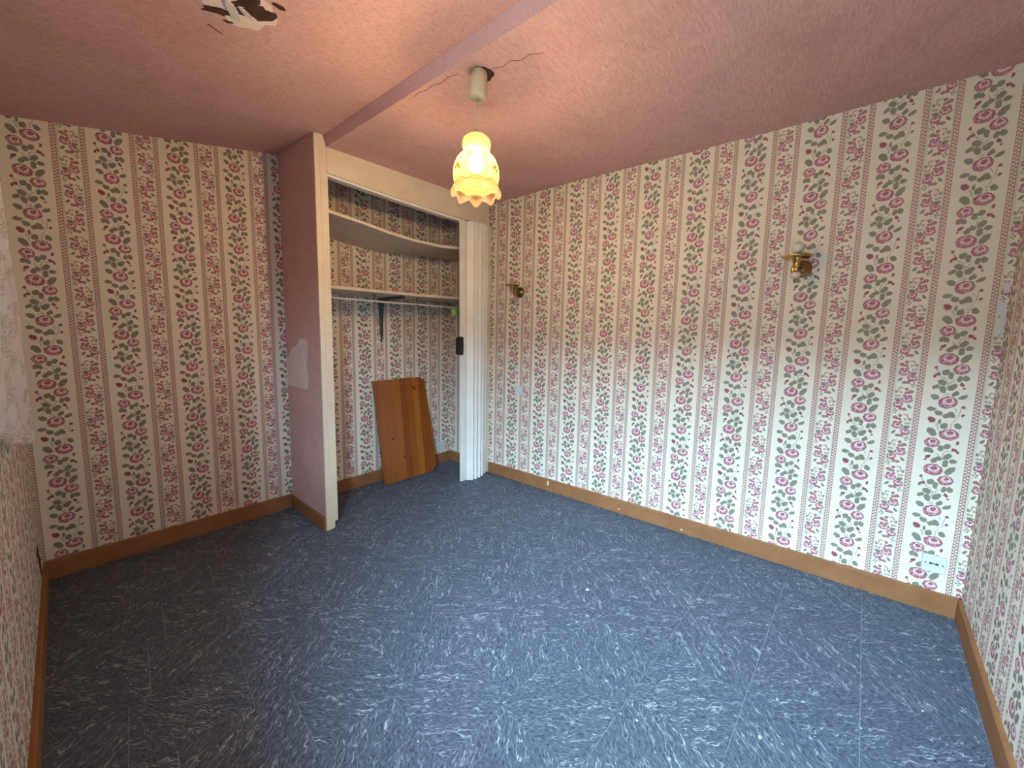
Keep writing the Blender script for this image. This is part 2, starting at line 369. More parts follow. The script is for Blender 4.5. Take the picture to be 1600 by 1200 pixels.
M_PAPER = wallpaper()
M_CEIL = textile('pink_textile_paper', (.64, .365, .335), (.74, .455, .42), 'x')
M_PANEL = textile('pink_textile_panel', (.64, .365, .335), (.74, .455, .42), 'z')
M_BASE = worn('brown_painted_skirting', (.29, .132, .056), (.23, .100, .042), .6, 9, .12, (.55, .45, .36), .78)
M_CREAM = worn('cream_painted_wood', (.74, .64, .50), (.66, .55, .41), .5, 7, .35, (.45, .36, .26), .74)
M_DOOR = worn('white_vinyl_slats', (.80, .78, .74), (.72, .69, .64), .45, 8, .4)
M_SHELF = worn('cream_chipboard', (.70, .60, .48), (.60, .50, .38), .6, 20, .3, (.35, .26, .18), .70)
M_GAP = worn('pale_tile_adhesive', (.30, .33, .38), (.16, .17, .19), .8, 12)
M_VA, M_VB = vinyl('marbled_vinyl', math.radians(-50)), vinyl('marbled_vinyl_turned', math.radians(40))
M_PINE = pine(); M_KNOT = plain('pine_knot', (.055, .014, .004), .4)
M_BRASS = plain('aged_brass', (.48, .33, .11), .25, 1.0); M_DBRASS = plain('dark_brass', (.22, .14, .06), .3, 1.0)
M_PORC = plain('pink_white_porcelain', (.72, .55, .55), .2, 0, .6); M_BULBG = plain('frosted_globe', (.70, .67, .62), .25, 0, .5)
M_BLACK = plain('black_plastic', (.012, .011, .012), .45); M_STEEL = plain('blue_grey_steel', (.085, .105, .135), .4, .3)
M_WHITE = worn('white_plastic', (.66, .68, .71), (.58, .60, .63), .4); M_ROD = plain('white_rod', (.66, .64, .62), .35)
M_GREEN = plain('green_plastic', (.30, .62, .14), .5); M_PLASTER = worn('bare_plaster', (.62, .60, .60), (.52, .50, .50), .9)
M_TORN = worn('pale_pink_backing_paper', (.82, .68, .64), (.74, .59, .55), .85, 10)
M_BEIGE = plain('beige_plastic', (.60, .50, .32), .5); M_DARK = worn('dirty_lath_and_hole_shade', (.09, .035, .022), (.014, .007, .005), .9, 30)  # M_DARK: bare lath, and shade inside holes and gaps put into the colour
M_RIM = plain('amber_rim', (.42, .20, .08), .4)
M_LACE = lace(); M_GLASS = pane_glass()
M_BULB = emit('lit_bulb', (1.0, .74, .46), BULB_STRENGTH)
M_SHADE = shade_glass('lit_shade_glass', (1.0, .90, .68), .75, (.115, .096, .036))
M_NECK = shade_glass('opal_neck_glass', (1.0, .88, .62), .14, (.036, .030, .012))
M_FRILL = shade_glass('peach_frill_glass', (1.0, .80, .55), .45, (.085, .058, .034))
M_PRINT = shade_glass('shade_flower_print', (.62, .50, .22), .40, (.05, .038, .006))

# ---------------------------------------------------------------- room shell
def lerp_tab(tab, v):
    if v <= tab[0][0]: return tab[0][1]
    for (a, p), (b, q) in zip(tab, tab[1:]):
        if v <= b: return p + (q-p)*(v-a)/(b-a)
    return tab[-1][1]
def step_x(y): return 1.047 + (2.29 - y)*0.033
def z_up(y): return lerp_tab([(-1, 2.40), (2.29, 2.402), (2.834, 2.437)], y)
def z_low(y): return lerp_tab([(-1, 2.335), (2.29, 2.340), (3, 2.36)], y)
def z_b(y): return lerp_tab([(-.634, 2.366), (.265, 2.381), (1.444, 2.43), (2.31, 2.45), (3, 2.455)], y)
def ceil_z(x, y):
    s = step_x(y)
    if x <= s: return 2.155 + (z_up(y) - 2.155)*(x - XC)/(s - XC)
    x1 = s + .012
    return z_low(y) + (z_b(y) - z_low(y))*(x - x1)/(XB - x1) if x > x1 else z_low(y)

ys = [-1.1, -.634, -.2, .265, .6, .875, 1.2, 1.444, 1.9, 2.29, 2.56, 2.834, 3.0]
V, F = [], []
for y in ys:
    s = step_x(y)
    xs = [-.30, .2, .6, s, s + .012, 1.5, 2.0, XB, 2.62]
    for i, x in enumerate(xs):
        V.append((x, y, z_up(y) if i == 3 else z_low(y) if i == 4 else ceil_z(x, y)))
    V += [(2.62, y, 2.62), (-.30, y, 2.62)]
K = 11
for j in range(len(ys)-1):
    for i in range(K): F.append((j*K + i, j*K + (i+1) % K, (j+1)*K + (i+1) % K, (j+1)*K + i))
F.append(tuple(range(K))); F.append(tuple(reversed(range((len(ys)-1)*K, len(ys)*K))))
ceiling = mesh('ceiling', V, F, M_CEIL)
prop(ceiling, 'dusty pink textile-papered ceiling with a step and a slope down to the window wall', 'ceiling', kind='structure')

def paper_wall(name, org, dr, length, cells, ztop, label, thick=.12, hole=None):
    """wall standing on org + dr*s (s along the viewer's right); cells = [(centre, pitch, zC, P)], hole = (s0, s1, z0, z1)"""
    dx, dy = dr; nx, ny = dy, -dx                      # into the room = viewer side
    cuts = sorted({0.0, length} | {c - .106/WP_W*w for c, w, _, _ in cells if 0 < c - .106/WP_W*w < length} | ({hole[0], hole[1]} if hole else set()))
    bm = bmesh.new(); uvl = bm.loops.layers.uv.new('paper')
    def vert(s, z, back): return bm.verts.new((org[0] + dx*s - nx*back, org[1] + dy*s - ny*back, z))
    def cell_at(s):
        best = cells[0]
        for c in cells:
            if s >= c[0] - .106/WP_W*c[1]: best = c
        return best
    def quad(s0, s1, z0a, z0b, z1a, z1b):
        c, w, zC, P = cell_at((s0+s1)/2)
        f = bm.faces.new([vert(s0, z0a, 0), vert(s1, z0b, 0), vert(s1, z1b, 0), vert(s0, z1a, 0)])
        for lp, (s, z) in zip(f.loops, ((s0, z0a), (s1, z0b), (s1, z1b), (s0, z1a))): lp[uvl].uv = ((s - c)/w*WP_W, (z - zC)/P)
    for a, b in zip(cuts, cuts[1:]):
        ta, tb = ztop(a), ztop(b)
        if hole and a >= hole[0]-1e-6 and b <= hole[1]+1e-6:
            quad(a, b, 0, 0, hole[2], hole[2]); quad(a, b, hole[3], hole[3], ta, tb)
        else: quad(a, b, 0, 0, ta, tb)
    def plainq(pts):
        bm.faces.new([vert(*p) for p in pts])
    T = 2.6
    hs = hole or None
    if hs:
        for (a, b, z0, z1) in ((0, hs[0], 0, T), (hs[1], length, 0, T), (hs[0], hs[1], 0, hs[2]), (hs[0], hs[1], hs[3], T)):
            plainq([(b, z0, thick), (a, z0, thick), (a, z1, thick), (b, z1, thick)])
        s0, s1, z0, z1 = hs
        for (p, q) in (((s0, z0), (s1, z0)), ((s1, z0), (s1, z1)), ((s1, z1), (s0, z1)), ((s0, z1), (s0, z0))):
            plainq([(*p, 0), (*q, 0), (*q, thick), (*p, thick)])
    else: plainq([(length, 0, thick), (0, 0, thick), (0, T, thick), (length, T, thick)])
    for s in (0, length): plainq([(s, 0, 0), (s, 0, thick), (s, T, thick), (s, ztop(s), 0)])
    me = bpy.data.meshes.new(name); bm.to_mesh(me); bm.free(); me.materials.append(M_PAPER)
    o = bpy.data.objects.new(name, me); COL.objects.link(o)
    return prop(o, label, 'wall', kind='structure')

# back wall (behind the closet too): s = x - XC
cA = [(c - XC, w_, z, P) for c, w_, z, P in (
    (-.04, .2625, .784, .489), (.222, .2625, .541, .489), (.483, .2625, .549, .489), (.747, .2625, .298, .489), (1.0, .2625, .55, .489),
    (1.288, .286, .819, .512), (1.574, .288, .888, .512), (1.865, .286, 1.154, .512), (2.152, .288, .723, .512), (2.446, .288, .977, .512))]
paper_wall('wall_back', (XC, YA), (1, 0), XB - XC, cA, lambda s: max(ceil_z(XC+s, YA), ceil_z(XC+s+.02, YA)) + .03,
           'back wall papered in cream and maroon rose stripes behind the closet')
# right wall, s = YA - y
cB = [(YA - c, w_, z, .508) for c, w_, z in ((2.93, .29, .70), (2.62, .29, .95), (2.298, .29, 1.19), (2.008, .291, .935), (1.717, .29, 1.19), (1.427, .284, .856), (1.15, .279, 1.11),
      (.872, .278, .93), (.594, .28, 1.187), (.314, .279, 1.042), (.036, .2765, .787), (-.24, .273, .733), (-.511, .271, .986))]
paper_wall('wall_right', (XB, YA), (0, -1), YA + .634, cB, lambda s: ceil_z(XB, YA - s) + .03, 'long bright wall papered in cream rose stripes with two brass lights')
# skewed wall by the camera, s runs from the right wall towards -x
LD = math.hypot(XB - XC, yD(XC) - yD(XB)); dD = ((XC - XB)/LD, (yD(XC) - yD(XB))/LD)
cD = [(.05 + .27*k, .27, .5 + .26*(k % 3), .505) for k in range(11)]
paper_wall('wall_front', (XB, -.634), dD, LD, cD, lambda s: max(ceil_z(XB + dD[0]*s, -.634 + dD[1]*s), 2.3) + .06, 'dim wallpapered wall meeting the bright wall beside the socket')
# window wall, s = y - yD
y0 = yD(XC)
cC = [(.16 + .265*k, .265, .4 + .245*(k % 2), .495) for k in range(13)]
paper_wall('wall_left', (XC, y0), (0, 1), YA - y0, cC, lambda s: ceil_z(XC, y0 + s) + .03, 'window wall papered in cream rose stripes seen edge-on',
           thick=.42, hole=(WIN_Y0 - y0, WIN_Y1 - y0, WIN_Z0, WIN_Z1))

# floor: pale bed with individual vinyl tiles, grid turned 5 degrees
flr = mesh('floor', [(XC-.02, yD(XC)-.02, -.0012), (XB+.02, -.66, -.0012), (XB+.02, YA+.02, -.0012), (XC-.02, YA+.02, -.0012),
                     (XC-.02, yD(XC)-.02, -.12), (XB+.02, -.66, -.12), (XB+.02, YA+.02, -.12), (XC-.02, YA+.02, -.12)],
           [(0, 1, 2, 3), (7, 6, 5, 4), (0, 4, 5, 1), (1, 5, 6, 2), (2, 6, 7, 3), (3, 7, 4, 0)], M_GAP)
prop(flr, 'worn dark blue marbled vinyl tile floor', 'floor', kind='structure')
TS, TG = .2885, .0016; ROT = math.radians(-5)
room_poly = [(XC, yD(XC)), (XB, -.634), (XB, YA), (XC, YA)]
def clip(poly, clipper):
    out = poly
    for i in range(len(clipper)):
        a, b = clipper[i], clipper[(i+1) % len(clipper)]; inp, out = out, []
        def side(p): return (b[0]-a[0])*(p[1]-a[1]) - (b[1]-a[1])*(p[0]-a[0])
        for k in range(len(inp)):
            p, q = inp[k], inp[(k+1) % len(inp)]; sp, sq = side(p), side(q)
            if sp >= 0: out.append(p)
            if sp*sq < 0: t_ = sp/(sp-sq); out.append((p[0]+(q[0]-p[0])*t_, p[1]+(q[1]-p[1])*t_))
        if not out: return []
    return out
row_off = {0: .02, 1: .255, 2: .255, 3: .205}
cr_, sr_ = math.cos(ROT), math.sin(ROT)
shared = {}
for j in range(-4, 13):
    v0 = -.094 + (j-1)*TS + TS*0
    ro = row_off.get(j, .205 + .05*((j*7) % 3))
    for i in range(-3, 12):
        u0 = ro + i*TS
        h = TS/2 - TG/2; uc, vc = u0 + TS/2, v0 + TS/2
        cx, cy = uc*cr_ - vc*sr_, uc*sr_ + vc*cr_
        loc = [(-h, -h), (h, -h), (h, h), (-h, h)]
        P = [(cx + a*cr_ - b*sr_, cy + a*sr_ + b*cr_) for a, b in loc]
        Q = clip(P, room_poly)
        if len(Q) < 3: continue
        area = abs(sum(Q[k][0]*Q[(k+1) % len(Q)][1] - Q[(k+1) % len(Q)][0]*Q[k][1] for k in range(len(Q))))/2
        if area < .0006: continue
        par_ = (i + j) % 2
        full = area > (2*h)**2 - 1e-6
        if full and par_ in shared: me = shared[par_]
        else:
            R_ = loc if full else [((p[0]-cx)*cr_ + (p[1]-cy)*sr_, -(p[0]-cx)*sr_ + (p[1]-cy)*cr_) for p in Q]
            n = len(R_); me = bpy.data.meshes.new('tile')
            me.from_pydata([(a, b, 0) for a, b in R_] + [(a, b, -.003) for a, b in R_], [],
                           [tuple(range(n)), tuple(reversed(range(n, 2*n)))] + [(k, n+k, n+(k+1) % n, (k+1) % n) for k in range(n)])
            me.materials.append(M_VA if par_ else M_VB)
            if full: shared[par_] = me
        o = bpy.data.objects.new('tile', me); COL.objects.link(o); o.parent = flr
        o.location = (cx, cy, random.uniform(-.0002, .0002)); o.rotation_euler = (0, 0, ROT)

# skirting boards
BH = .099
def skirting(name, pts, label, h=BH):
    o = prism(name, [(-.002, 0), (.013, 0), (.013, h-.006), (.009, h), (-.002, h)], 'y', 0, 1, M_BASE)
    (ax, ay), (bx, by) = pts; L = math.hypot(bx-ax, by-ay); d = Vector(((bx-ax)/L, (by-ay)/L, 0)); n = Vector((-d.y, d.x, 0))
    for v in o.data.vertices:
        c = v.co.copy(); p = Vector((ax, ay, 0)) + d*(c.y*L) + n*c.x; v.co = (p.x, p.y, c.z)
    bm = bmesh.new(); bm.from_mesh(o.data); bmesh.ops.recalc_face_normals(bm, faces=list(bm.faces)); bm.to_mesh(o.data); bm.free()
    return prop(o, label, 'baseboard', kind='structure')
skirting('baseboard_back', ((XP, YA), (XC, YA)), 'brown skirting board along the papered wall left of the closet')
skirting('baseboard_closet', ((XB, YA), (1.04, YA)), 'brown skirting board inside the closet along its back')
skirting('baseboard_closet_side', ((XB, YF + .01), (XB, YA)), 'short brown skirting board inside the closet on the right', BH)
bR = skirting('baseboard_right', ((XB, -.634), (XB, YF - .01)), 'brown skirting board along the bright wall below the brass lights')
skirting('baseboard_front', ((XC, yD(XC)), (XB, -.634)), 'dull brown skirting board along the dim wall by the socket')
skirting('baseboard_left', ((XC, YA), (XC, yD(XC))), 'brown skirting board along the window wall')
skirting('baseboard_partition', ((XP, YF + .012), (XP, YA)), 'dark brown skirting board on the pink closet partition', .088)

# pink closet partition
zt = lambda y: ceil_z(XP, y) + .02
bm = bmesh.new()
vv = [bm.verts.new(c) for c in ((XP, YF+.011, 0), (1.04, YF+.011, 0), (1.04, YA, 0), (XP, YA, 0), (XP, YF+.011, zt(YF)-.018), (1.04, YF+.011, zt(YF)-.008), (1.04, YA, zt(YA)), (XP, YA, zt(YA)))]
for f in ((0, 3, 2, 1), (4, 5, 6, 7), (0, 1, 5, 4), (1, 2, 6, 5), (2, 3, 7, 6), (3, 0, 4, 7)): bm.faces.new([vv[i] for i in f])
prop(bm_obj('wall_partition', bm, M_PANEL), 'dusky pink papered partition at the side of the closet', 'wall', kind='structure')

# closet frame
post = empty('trim_1', (1.015, YF, 0), 'cream painted end post of the closet partition', 'post', kind='structure')
prism('board', [(.987, 0), (1.0155, 0), (1.0155, 2.398), (.991, 2.398), (.987, 2.39)], 'y', YF, YF+.014, M_CREAM, post, .0008)
prism('board', [(1.0163, 0), (1.041, .006), (1.041, 2.39), (1.034, 2.398), (1.0163, 2.398)], 'y', YF+.001, YF+.014, M_CREAM, post, .0008)
prism('jamb_strip', [(1.0415, .048), (1.061, .048), (1.061, 2.192), (1.056, 2.192), (1.056, 2.338), (1.0415, 2.392)], 'y', YF+.003, YF+.04, M_CREAM, post, .0008)
hd = empty('trim_2', (1.8, YF, 2.3), 'cream painted header board above the closet opening', 'trim', kind='structure')
top = [(x, ceil_z(x, YF) + .004) for x in (2.468, 2.2, 1.9, 1.6, 1.3, 1.15, 1.09, 1.062)]
prism('header_board', [(1.0565, 2.215), (1.5, 2.222), (2.0, 2.242), (2.44, 2.262), (2.468, 2.262)] + top + [(1.0565, 2.339)], 'y', YF+.001, YF+.02, M_CREAM, hd)
prism('header_lip', [(1.0565, 2.194), (1.5, 2.201), (2.0, 2.221), (2.44, 2.246), (2.44, 2.2615), (2.0, 2.2415), (1.5, 2.2215), (1.0565, 2.2145)], 'y', YF-.004, YF+.02, M_CREAM, hd, .001)
prism('door_track', [(1.061, 2.178), (1.5, 2.183), (2.0, 2.199), (2.19, 2.210), (2.19, 2.229), (2.0, 2.219), (1.5, 2.20), (1.061, 2.193)], 'y', YF+.004, YF+.05, M_DOOR, hd, .001)
jb = box('trim_3', 2.438, XB+.001, YF+.0, YF+.03, 0, 2.262, M_CREAM, bevel=.0015)
prop(jb, 'cream painted jamb where the closet meets the bright wall', 'trim', kind='structure')

# accordion door
door = empty('door_1', (2.28, 2.25, 0), 'white folding accordion door pushed open against the bright wall', 'door', kind='structure')
def slat(x0, y0_, x1, y1_, zt_, z0=.006, th=.004):
    d = Vector((x1-x0, y1_-y0_, 0)); n = Vector((-d.y, d.x, 0)).normalized()*th/2
    a, b = Vector((x0, y0_, 0)), Vector((x1, y1_, 0))
    pts = [a+n, b+n, b-n, a-n]
    return prism('slat', [(p.x, p.y) for p in pts], 'z', z0, zt_, M_DOOR, door, .0006)
box('lead_slat', 2.131, 2.189, 2.272, 2.292, .004, 2.206, M_DOOR, door, .004)
zz = [(2.189, 2.268), (2.224, 2.222), (2.243, 2.262), (2.262, 2.216), (2.284, 2.262), (2.312, 2.222), (2.334, 2.268), (2.352, 2.230), (2.380, 2.276), (2.398, 2.256), (2.420, 2.284), (2.436, 2.270)]
for (x0, ya_), (x1, yb_) in zip(zz, zz[1:]): slat(x0, ya_, x1, yb_, 2.212 + (x0-2.19)*.12)
for (x0, ya_) in zz[1:-1:2] + [zz[0]]:
    box('hinge_strip', x0+.001, x0+.0035, ya_-.003, ya_+.004, .008, 2.2 + (x0-2.19)*.12, M_DOOR, door, 0)
hnd = prism('handle', [(2.092, 1.135), (2.100, 1.118), (2.142, 1.115), (2.145, 1.262), (2.128, 1.270), (2.094, 1.258)], 'y', 2.252, 2.296, M_BLACK, door, .004)
prop(hnd, 'black plastic pull handle')
box('latch', 2.104, 2.138, 2.244, 2.252, 1.16, 1.23, M_BLACK, hnd, .002)
for o in list(door.children) + list(hnd.children):         # the open door leans out a little at its free edge
    for v in o.data.vertices: v.co.x -= .026*v.co.z/2.2*min(1, max(0, (2.44 - v.co.x)/.31))

# window in the left wall (behind the lens): frame, two casements with panes, sill
win = empty('window_1', (XC - .36, (WIN_Y0+WIN_Y1)/2, WIN_Z0), 'white two-casement window in the left wall', 'window', kind='structure')
xo = XC - .40
for nm, a in (('frame', (WIN_Y0, WIN_Y1, WIN_Z0, WIN_Z0+.03)), ('frame', (WIN_Y0, WIN_Y1, WIN_Z1-.03, WIN_Z1)), ('frame', (WIN_Y0, WIN_Y0+.03, WIN_Z0+.03, WIN_Z1-.03)), ('frame', (WIN_Y1-.03, WIN_Y1, WIN_Z0+.03, WIN_Z1-.03))):
    box(nm, xo, xo+.05, *a, M_DOOR, win)
ym = (WIN_Y0+WIN_Y1)/2
for a, b in ((WIN_Y0+.03, ym), (ym, WIN_Y1-.03)):
    bm = bmesh.new()
    for q in ((a, b, WIN_Z0+.03, WIN_Z0+.07), (a, b, WIN_Z1-.07, WIN_Z1-.03), (a, a+.035, WIN_Z0+.07, WIN_Z1-.07), (b-.035, b, WIN_Z0+.07, WIN_Z1-.07)):
        add_box(bm, xo+.005, xo+.045, *q)
    cs = bm_obj('casement', bm, M_DOOR, win)
    box('pane', xo+.022, xo+.026, a+.033, b-.033, WIN_Z0+.068, WIN_Z1-.068, M_GLASS, cs, 0)
box('sill', XC-.36, XC+.03, WIN_Y0-.02, WIN_Y1+.02, WIN_Z0-.025, WIN_Z0, M_DOOR, win)
# outside: yard, and an unseen wall added to cut off the low sky
prop(mesh('ground', [(-30, -25, -.6), (-.56, -25, -.6), (-.56, 25, -.6), (-30, 25, -.6), (-30, -25, -.9), (-.56, -25, -.9), (-.56, 25, -.9), (-30, 25, -.9)],
     [(0, 1, 2, 3), (7, 6, 5, 4), (0, 4, 5, 1), (1, 5, 6, 2), (2, 6, 7, 3), (3, 7, 4, 0)], worn('yard_gravel', (.22, .20, .17), (.16, .15, .12), .9, 2)),
     'gravel yard outside the window', 'ground', kind='structure')
prop(box('wall_sky_block', -9.5, -9.0, -20, 20, -.6, 3.95, worn('sky_block_render', (.36, .33, .28), (.30, .27, .23), .9, 1.5), bevel=0), 'plain unseen wall added across the yard to block the low sky', 'wall', kind='structure')

# ---------------------------------------------------------------- closet fittings
def sheet(name, top_pts_front, top_pts_back, th, mat, label, cat, group=None):
    n = len(top_pts_front); V = [*top_pts_front, *top_pts_back]; V += [(x, y, z-th) for x, y, z in V]; F = []
    for k in range(n-1):
        F += [(k, k+1, n+k+1, n+k), (2*n+k, 3*n+k, 3*n+k+1, 2*n+k+1), (k, 2*n+k, 2*n+k+1, k+1), (n+k, n+k+1, 3*n+k+1, 3*n+k)]
    F += [(0, n, 3*n, 2*n), (n-1, 3*n-1, 4*n-1, 2*n-1)]
    return prop(mesh(name, V, F, mat), label, cat, group)
ft = [(1.0405, 2.345, 2.008), (1.095, 2.34, 2.005), (1.3, 2.34, 1.996), (1.5, 2.34, 1.980), (1.71, 2.34, 1.976), (1.98, 2.34, 1.990), (2.13, 2.34, 2.012), (2.3, 2.34, 2.03), (XB-.001, 2.34, 2.04)]
sheet('shelf_board', ft, [(x, YA-.001, z-.006 if x < 1.9 else z+.01) for x, y, z in ft], .019, M_SHELF, 'sagging cream shelf board, the upper one in the closet', 'shelf')
fb = [(1.0405, 2.45, 1.568), (1.142, 2.45, 1.572), (1.54, 2.45, 1.588), (1.9, 2.45, 1.603), (2.236, 2.45, 1.622), (XB-.001, 2.45, 1.635)]
sheet('shelf_board', fb, [(x, YA-.001, z+.004) for x, y, z in fb], .021, M_SHELF, 'cream shelf board above the hanging rail in the closet', 'shelf')
prop(box('shelf_batten', XB-.022, XB, 2.36, 2.80, 1.985, 2.012, M_SHELF), 'short cream wooden batten under the right end of the upper shelf', 'batten')
br = empty('shelf_bracket', (1.72, YA, 1.21), 'blue-grey steel bracket under the lower closet shelf', 'bracket')
prism('wall_leg', [(1.695, 1.569), (1.752, 1.569), (1.745, 1.50), (1.722, 1.205), (1.716, 1.205)], 'y', YA-.012, YA, M_STEEL, br, .001)
prism('rib', [(1.713, 1.569), (1.731, 1.569), (1.722, 1.26)], 'y', YA-.028, YA-.011, M_STEEL, br)
prism('arm', [(1.695, YA), (1.752, YA), (1.742, 2.52), (1.73, 2.50), (1.715, 2.52)], 'z', 1.553, 1.571, M_STEEL, br, .001)
rod = empty('hanging_rail', (1.7, 2.55, 1.52), 'thin white hanging rail below the lower closet shelf', 'rail')
tube_obj('rail_tube', [(1.0405, 2.55, 1.500), (1.5, 2.55, 1.511), (1.88, 2.55, 1.526), (2.30, 2.55, 1.536), (XB-.001, 2.55, 1.537)], .0075, M_ROD, rod)
for x, zr_, zs in ((1.501, 1.511, 1.566), (1.88, 1.526, 1.582)):
    hk = tube_obj('rail_hook', [(x, 2.552, zs), (x, 2.56, zr_+.012), (x, 2.560, zr_-.004), (x, 2.55, zr_-.010), (x, 2.54, zr_-.002)], .0035, M_STEEL, None, 8)
    prop(hk, 'small dark hook holding the closet rail under the shelf, ' + ('near the steel bracket' if x < 1.6 else 'near the green tag'), 'hook')
tg = empty('hanger_tag', (2.285, 2.54, 1.50), 'bright green oval plastic tag hanging from the closet rail', 'tag')
lathe_obj('disc', [(.001, -.003), (.021, -.003), (.023, 0), (.021, .003), (.001, .003)], (2.275, 2.536, 1.494), M_GREEN, tg, axis=(.6, .8, 0))
d_ = tg.children[0]
for v in d_.data.vertices: v.co.z = 1.494 + (v.co.z - 1.494)*1.5
tube_obj('loop', [(2.275, 2.538, 1.524), (2.285, 2.540, 1.535), (2.285, 2.55, 1.552), (2.285, 2.561, 1.540), (2.275, 2.541, 1.526)], .002, M_GREEN, tg, 6)

# pine board leaning in the closet
pb = empty('pine_board', (1.9, 2.70, 0), 'orange varnished pine board leaning on the closet back wall', 'board')
bt = [(1.642, 0.0), (2.150, .0), (2.196, .040), (2.198, .09), (2.140, .862), (2.092, .900), (1.618, .888)]
def board_pt(x, h, off):
    a = math.atan2(.115, .88); y = 2.685 + h*math.sin(a) + (x-1.64)*.0; return (x, y + off*math.cos(a), h*math.cos(a) - off*math.sin(a))
bm = bmesh.new(); A = [bm.verts.new(board_pt(x, h, 0)) for x, h in bt]; B = [bm.verts.new(board_pt(x, h, .018)) for x, h in bt]
bm.faces.new(A); bm.faces.new(list(reversed(B)))
for i in range(len(bt)): bm.faces.new((A[i], B[i], B[(i+1) % len(bt)], A[(i+1) % len(bt)]))
zmin = min(v.co.z for v in bm.verts)
for v in bm.verts: v.co.z -= zmin
bm_obj('panel', bm, M_PINE, pb, bevel=.0015)
for x, h, a_, b_ in ((2.02, .80, .012, .018), (1.735, .715, .005, .008), (1.755, .375, .016, .007), (1.86, .20, .010, .014), (2.0, .815, .006, .01)):
    bm = bmesh.new(); ring = [bm.verts.new(Vector(board_pt(x + a_*math.cos(k*.6283), h + b_*math.sin(k*.6283), -.0006)) - Vector((0, 0, zmin))) for k in range(10)]
    bm.faces.new(ring); bk = [bm.verts.new(v.co + Vector((0, .002, 0))) for v in ring]; bm.faces.new(list(reversed(bk)))
    for k in range(10): bm.faces.new((ring[k], bk[k], bk[(k+1) % 10], ring[(k+1) % 10]))
    bm_obj('knot', bm, M_KNOT, pb)

prop(box('blank_plate', 2.276, 2.424, YA-.006, YA, .122, .216, M_PLASTER, bevel=.001), 'blank greyish plate on the closet wall just above the skirting', 'plate')

# torn paper on the partition
tp = [(2.828, 1.060), (2.80, 1.085), (2.735, 1.125), (2.70, 1.160), (2.63, 1.185), (2.60, 1.217), (2.50, 1.219), (2.486, 1.20), (2.488, 1.11), (2.512, 1.057), (2.502, 1.0), (2.485, .952), (2.513, .891), (2.66, .893), (2.828, .899)]
ts = empty('torn_paper', (XP, 2.65, .89), 'pale torn patch of paper on the pink closet partition', 'paper')
prism('sheet', tp, 'x', XP-.0025, XP-.0002, M_TORN, ts)
prism('curl', [(2.80, 1.088), (2.74, 1.128), (2.705, 1.165), (2.735, 1.10), (2.79, 1.04), (2.815, 1.03)], 'x', XP-.009, XP-.003, M_TORN, ts, .001)
box('scrap', XP-.005, XP-.002, 2.578, 2.588, 1.10, 1.16, M_PLASTER, ts, .0005)
prism('edge_strip', [(2.828, .90), (2.82, .90), (2.822, 1.05), (2.828, 1.058)], 'x', XP-.006, XP-.002, M_TORN, ts)

# ---------------------------------------------------------------- pendant lamp
LX, LY = 1.177, 1.173
zc_ = ceil_z(LX, LY)
lp = empty('pendant_lamp', (LX, LY, 1.84), 'lit pendant lamp with cream glass shade and frilled skirt', 'lamp')
lathe_obj('ceiling_cup', [(.001, 0), (.034, .0), (.036, .006), (.037, .05), (.034, .10), (.02, .108), (.001, .108)], (LX+.002, LY, zc_ - .105), M_BEIGE, lp, axis=(.06, -.05, 1))
tube_obj('cord', [(LX, LY, 2.255), (LX, LY, 2.18), (LX, LY, 2.10)], .0022, M_BEIGE, lp, 8)
lathe_obj('cap', [(.001, .028), (.005, .028), (.009, .004), (.022, .0), (.022, -.004), (.001, -.004)], (LX, LY, 2.088), M_BEIGE, lp)
prof = [(.020, 2.086), (.044, 2.082), (.057, 2.070), (.061, 2.055), (.060, 2.040), (.055, 2.027), (.056, 2.017), (.070, 2.004), (.086, 1.985), (.096, 1.960), (.099, 1.935), (.098, 1.912), (.094, 1.893), (.091, 1.882)]
shd = lathe_obj('glass_shade', prof[6:], (LX, LY, 0), M_SHADE, lp, seg=40, close=False)
lathe_obj('neck_shade', prof[:7], (LX, LY, 0), M_NECK, lp, seg=40, close=False)
for k in range(7):
    a = k*2*math.pi/7 + .35
    for (da, dz, s_) in ((0, 0, .010), (.10, -.012, .008), (-.12, -.008, .007)):
        aa = a + da; z = 1.940 + dz; r = .1002 - abs(z - 1.935)*.08
        bm = bmesh.new(); ct = Vector((LX + r*math.cos(aa), LY + r*math.sin(aa), z)); e1 = Vector((-math.sin(aa), math.cos(aa), 0)); n_ = Vector((math.cos(aa), math.sin(aa), 0))
        vs_ = [bm.verts.new(ct + (e1*math.cos(q*math.pi/4)*s_ + Vector((0, 0, 1))*math.sin(q*math.pi/4)*s_*.8)) for q in range(8)]
        bm.faces.new(vs_); v2 = [bm.verts.new(v.co + n_*.0008) for v in vs_]; bm.faces.new(list(reversed(v2)))
        for q in range(8): bm.faces.new((vs_[q], v2[q], v2[(q+1) % 8], vs_[(q+1) % 8]))
        bm_obj('flower_print', bm, M_PRINT, shd)
def frill(i, a, r, h):
    c = math.cos(8*a); k = i/5
    return r + (.011*c*k if i > 1 else 0), h + (-.009*c if i == 5 else -.004*c if i == 4 else (.004*c if i == 0 else 0))
lathe_obj('frill', [(.093, 1.892), (.094, 1.884), (.099, 1.874), (.102, 1.864), (.100, 1.853), (.093, 1.843)], (LX, LY, 0), M_FRILL, lp, seg=80, fn=frill, close=False)
tube_obj('frill_rim', [(LX + (.0975 + .003*math.cos(8*a_))*math.cos(a_), LY + (.0975 + .003*math.cos(8*a_))*math.sin(a_), 1.884 + .006*math.cos(8*a_)) for a_ in [k*math.pi/48 for k in range(97)]], .0013, M_RIM, lp, 6)
lathe_obj('socket', [(.001, 2.08), (.018, 2.078), (.018, 2.03), (.014, 2.025), (.001, 2.025)], (LX, LY, 0), M_BEIGE, lp)
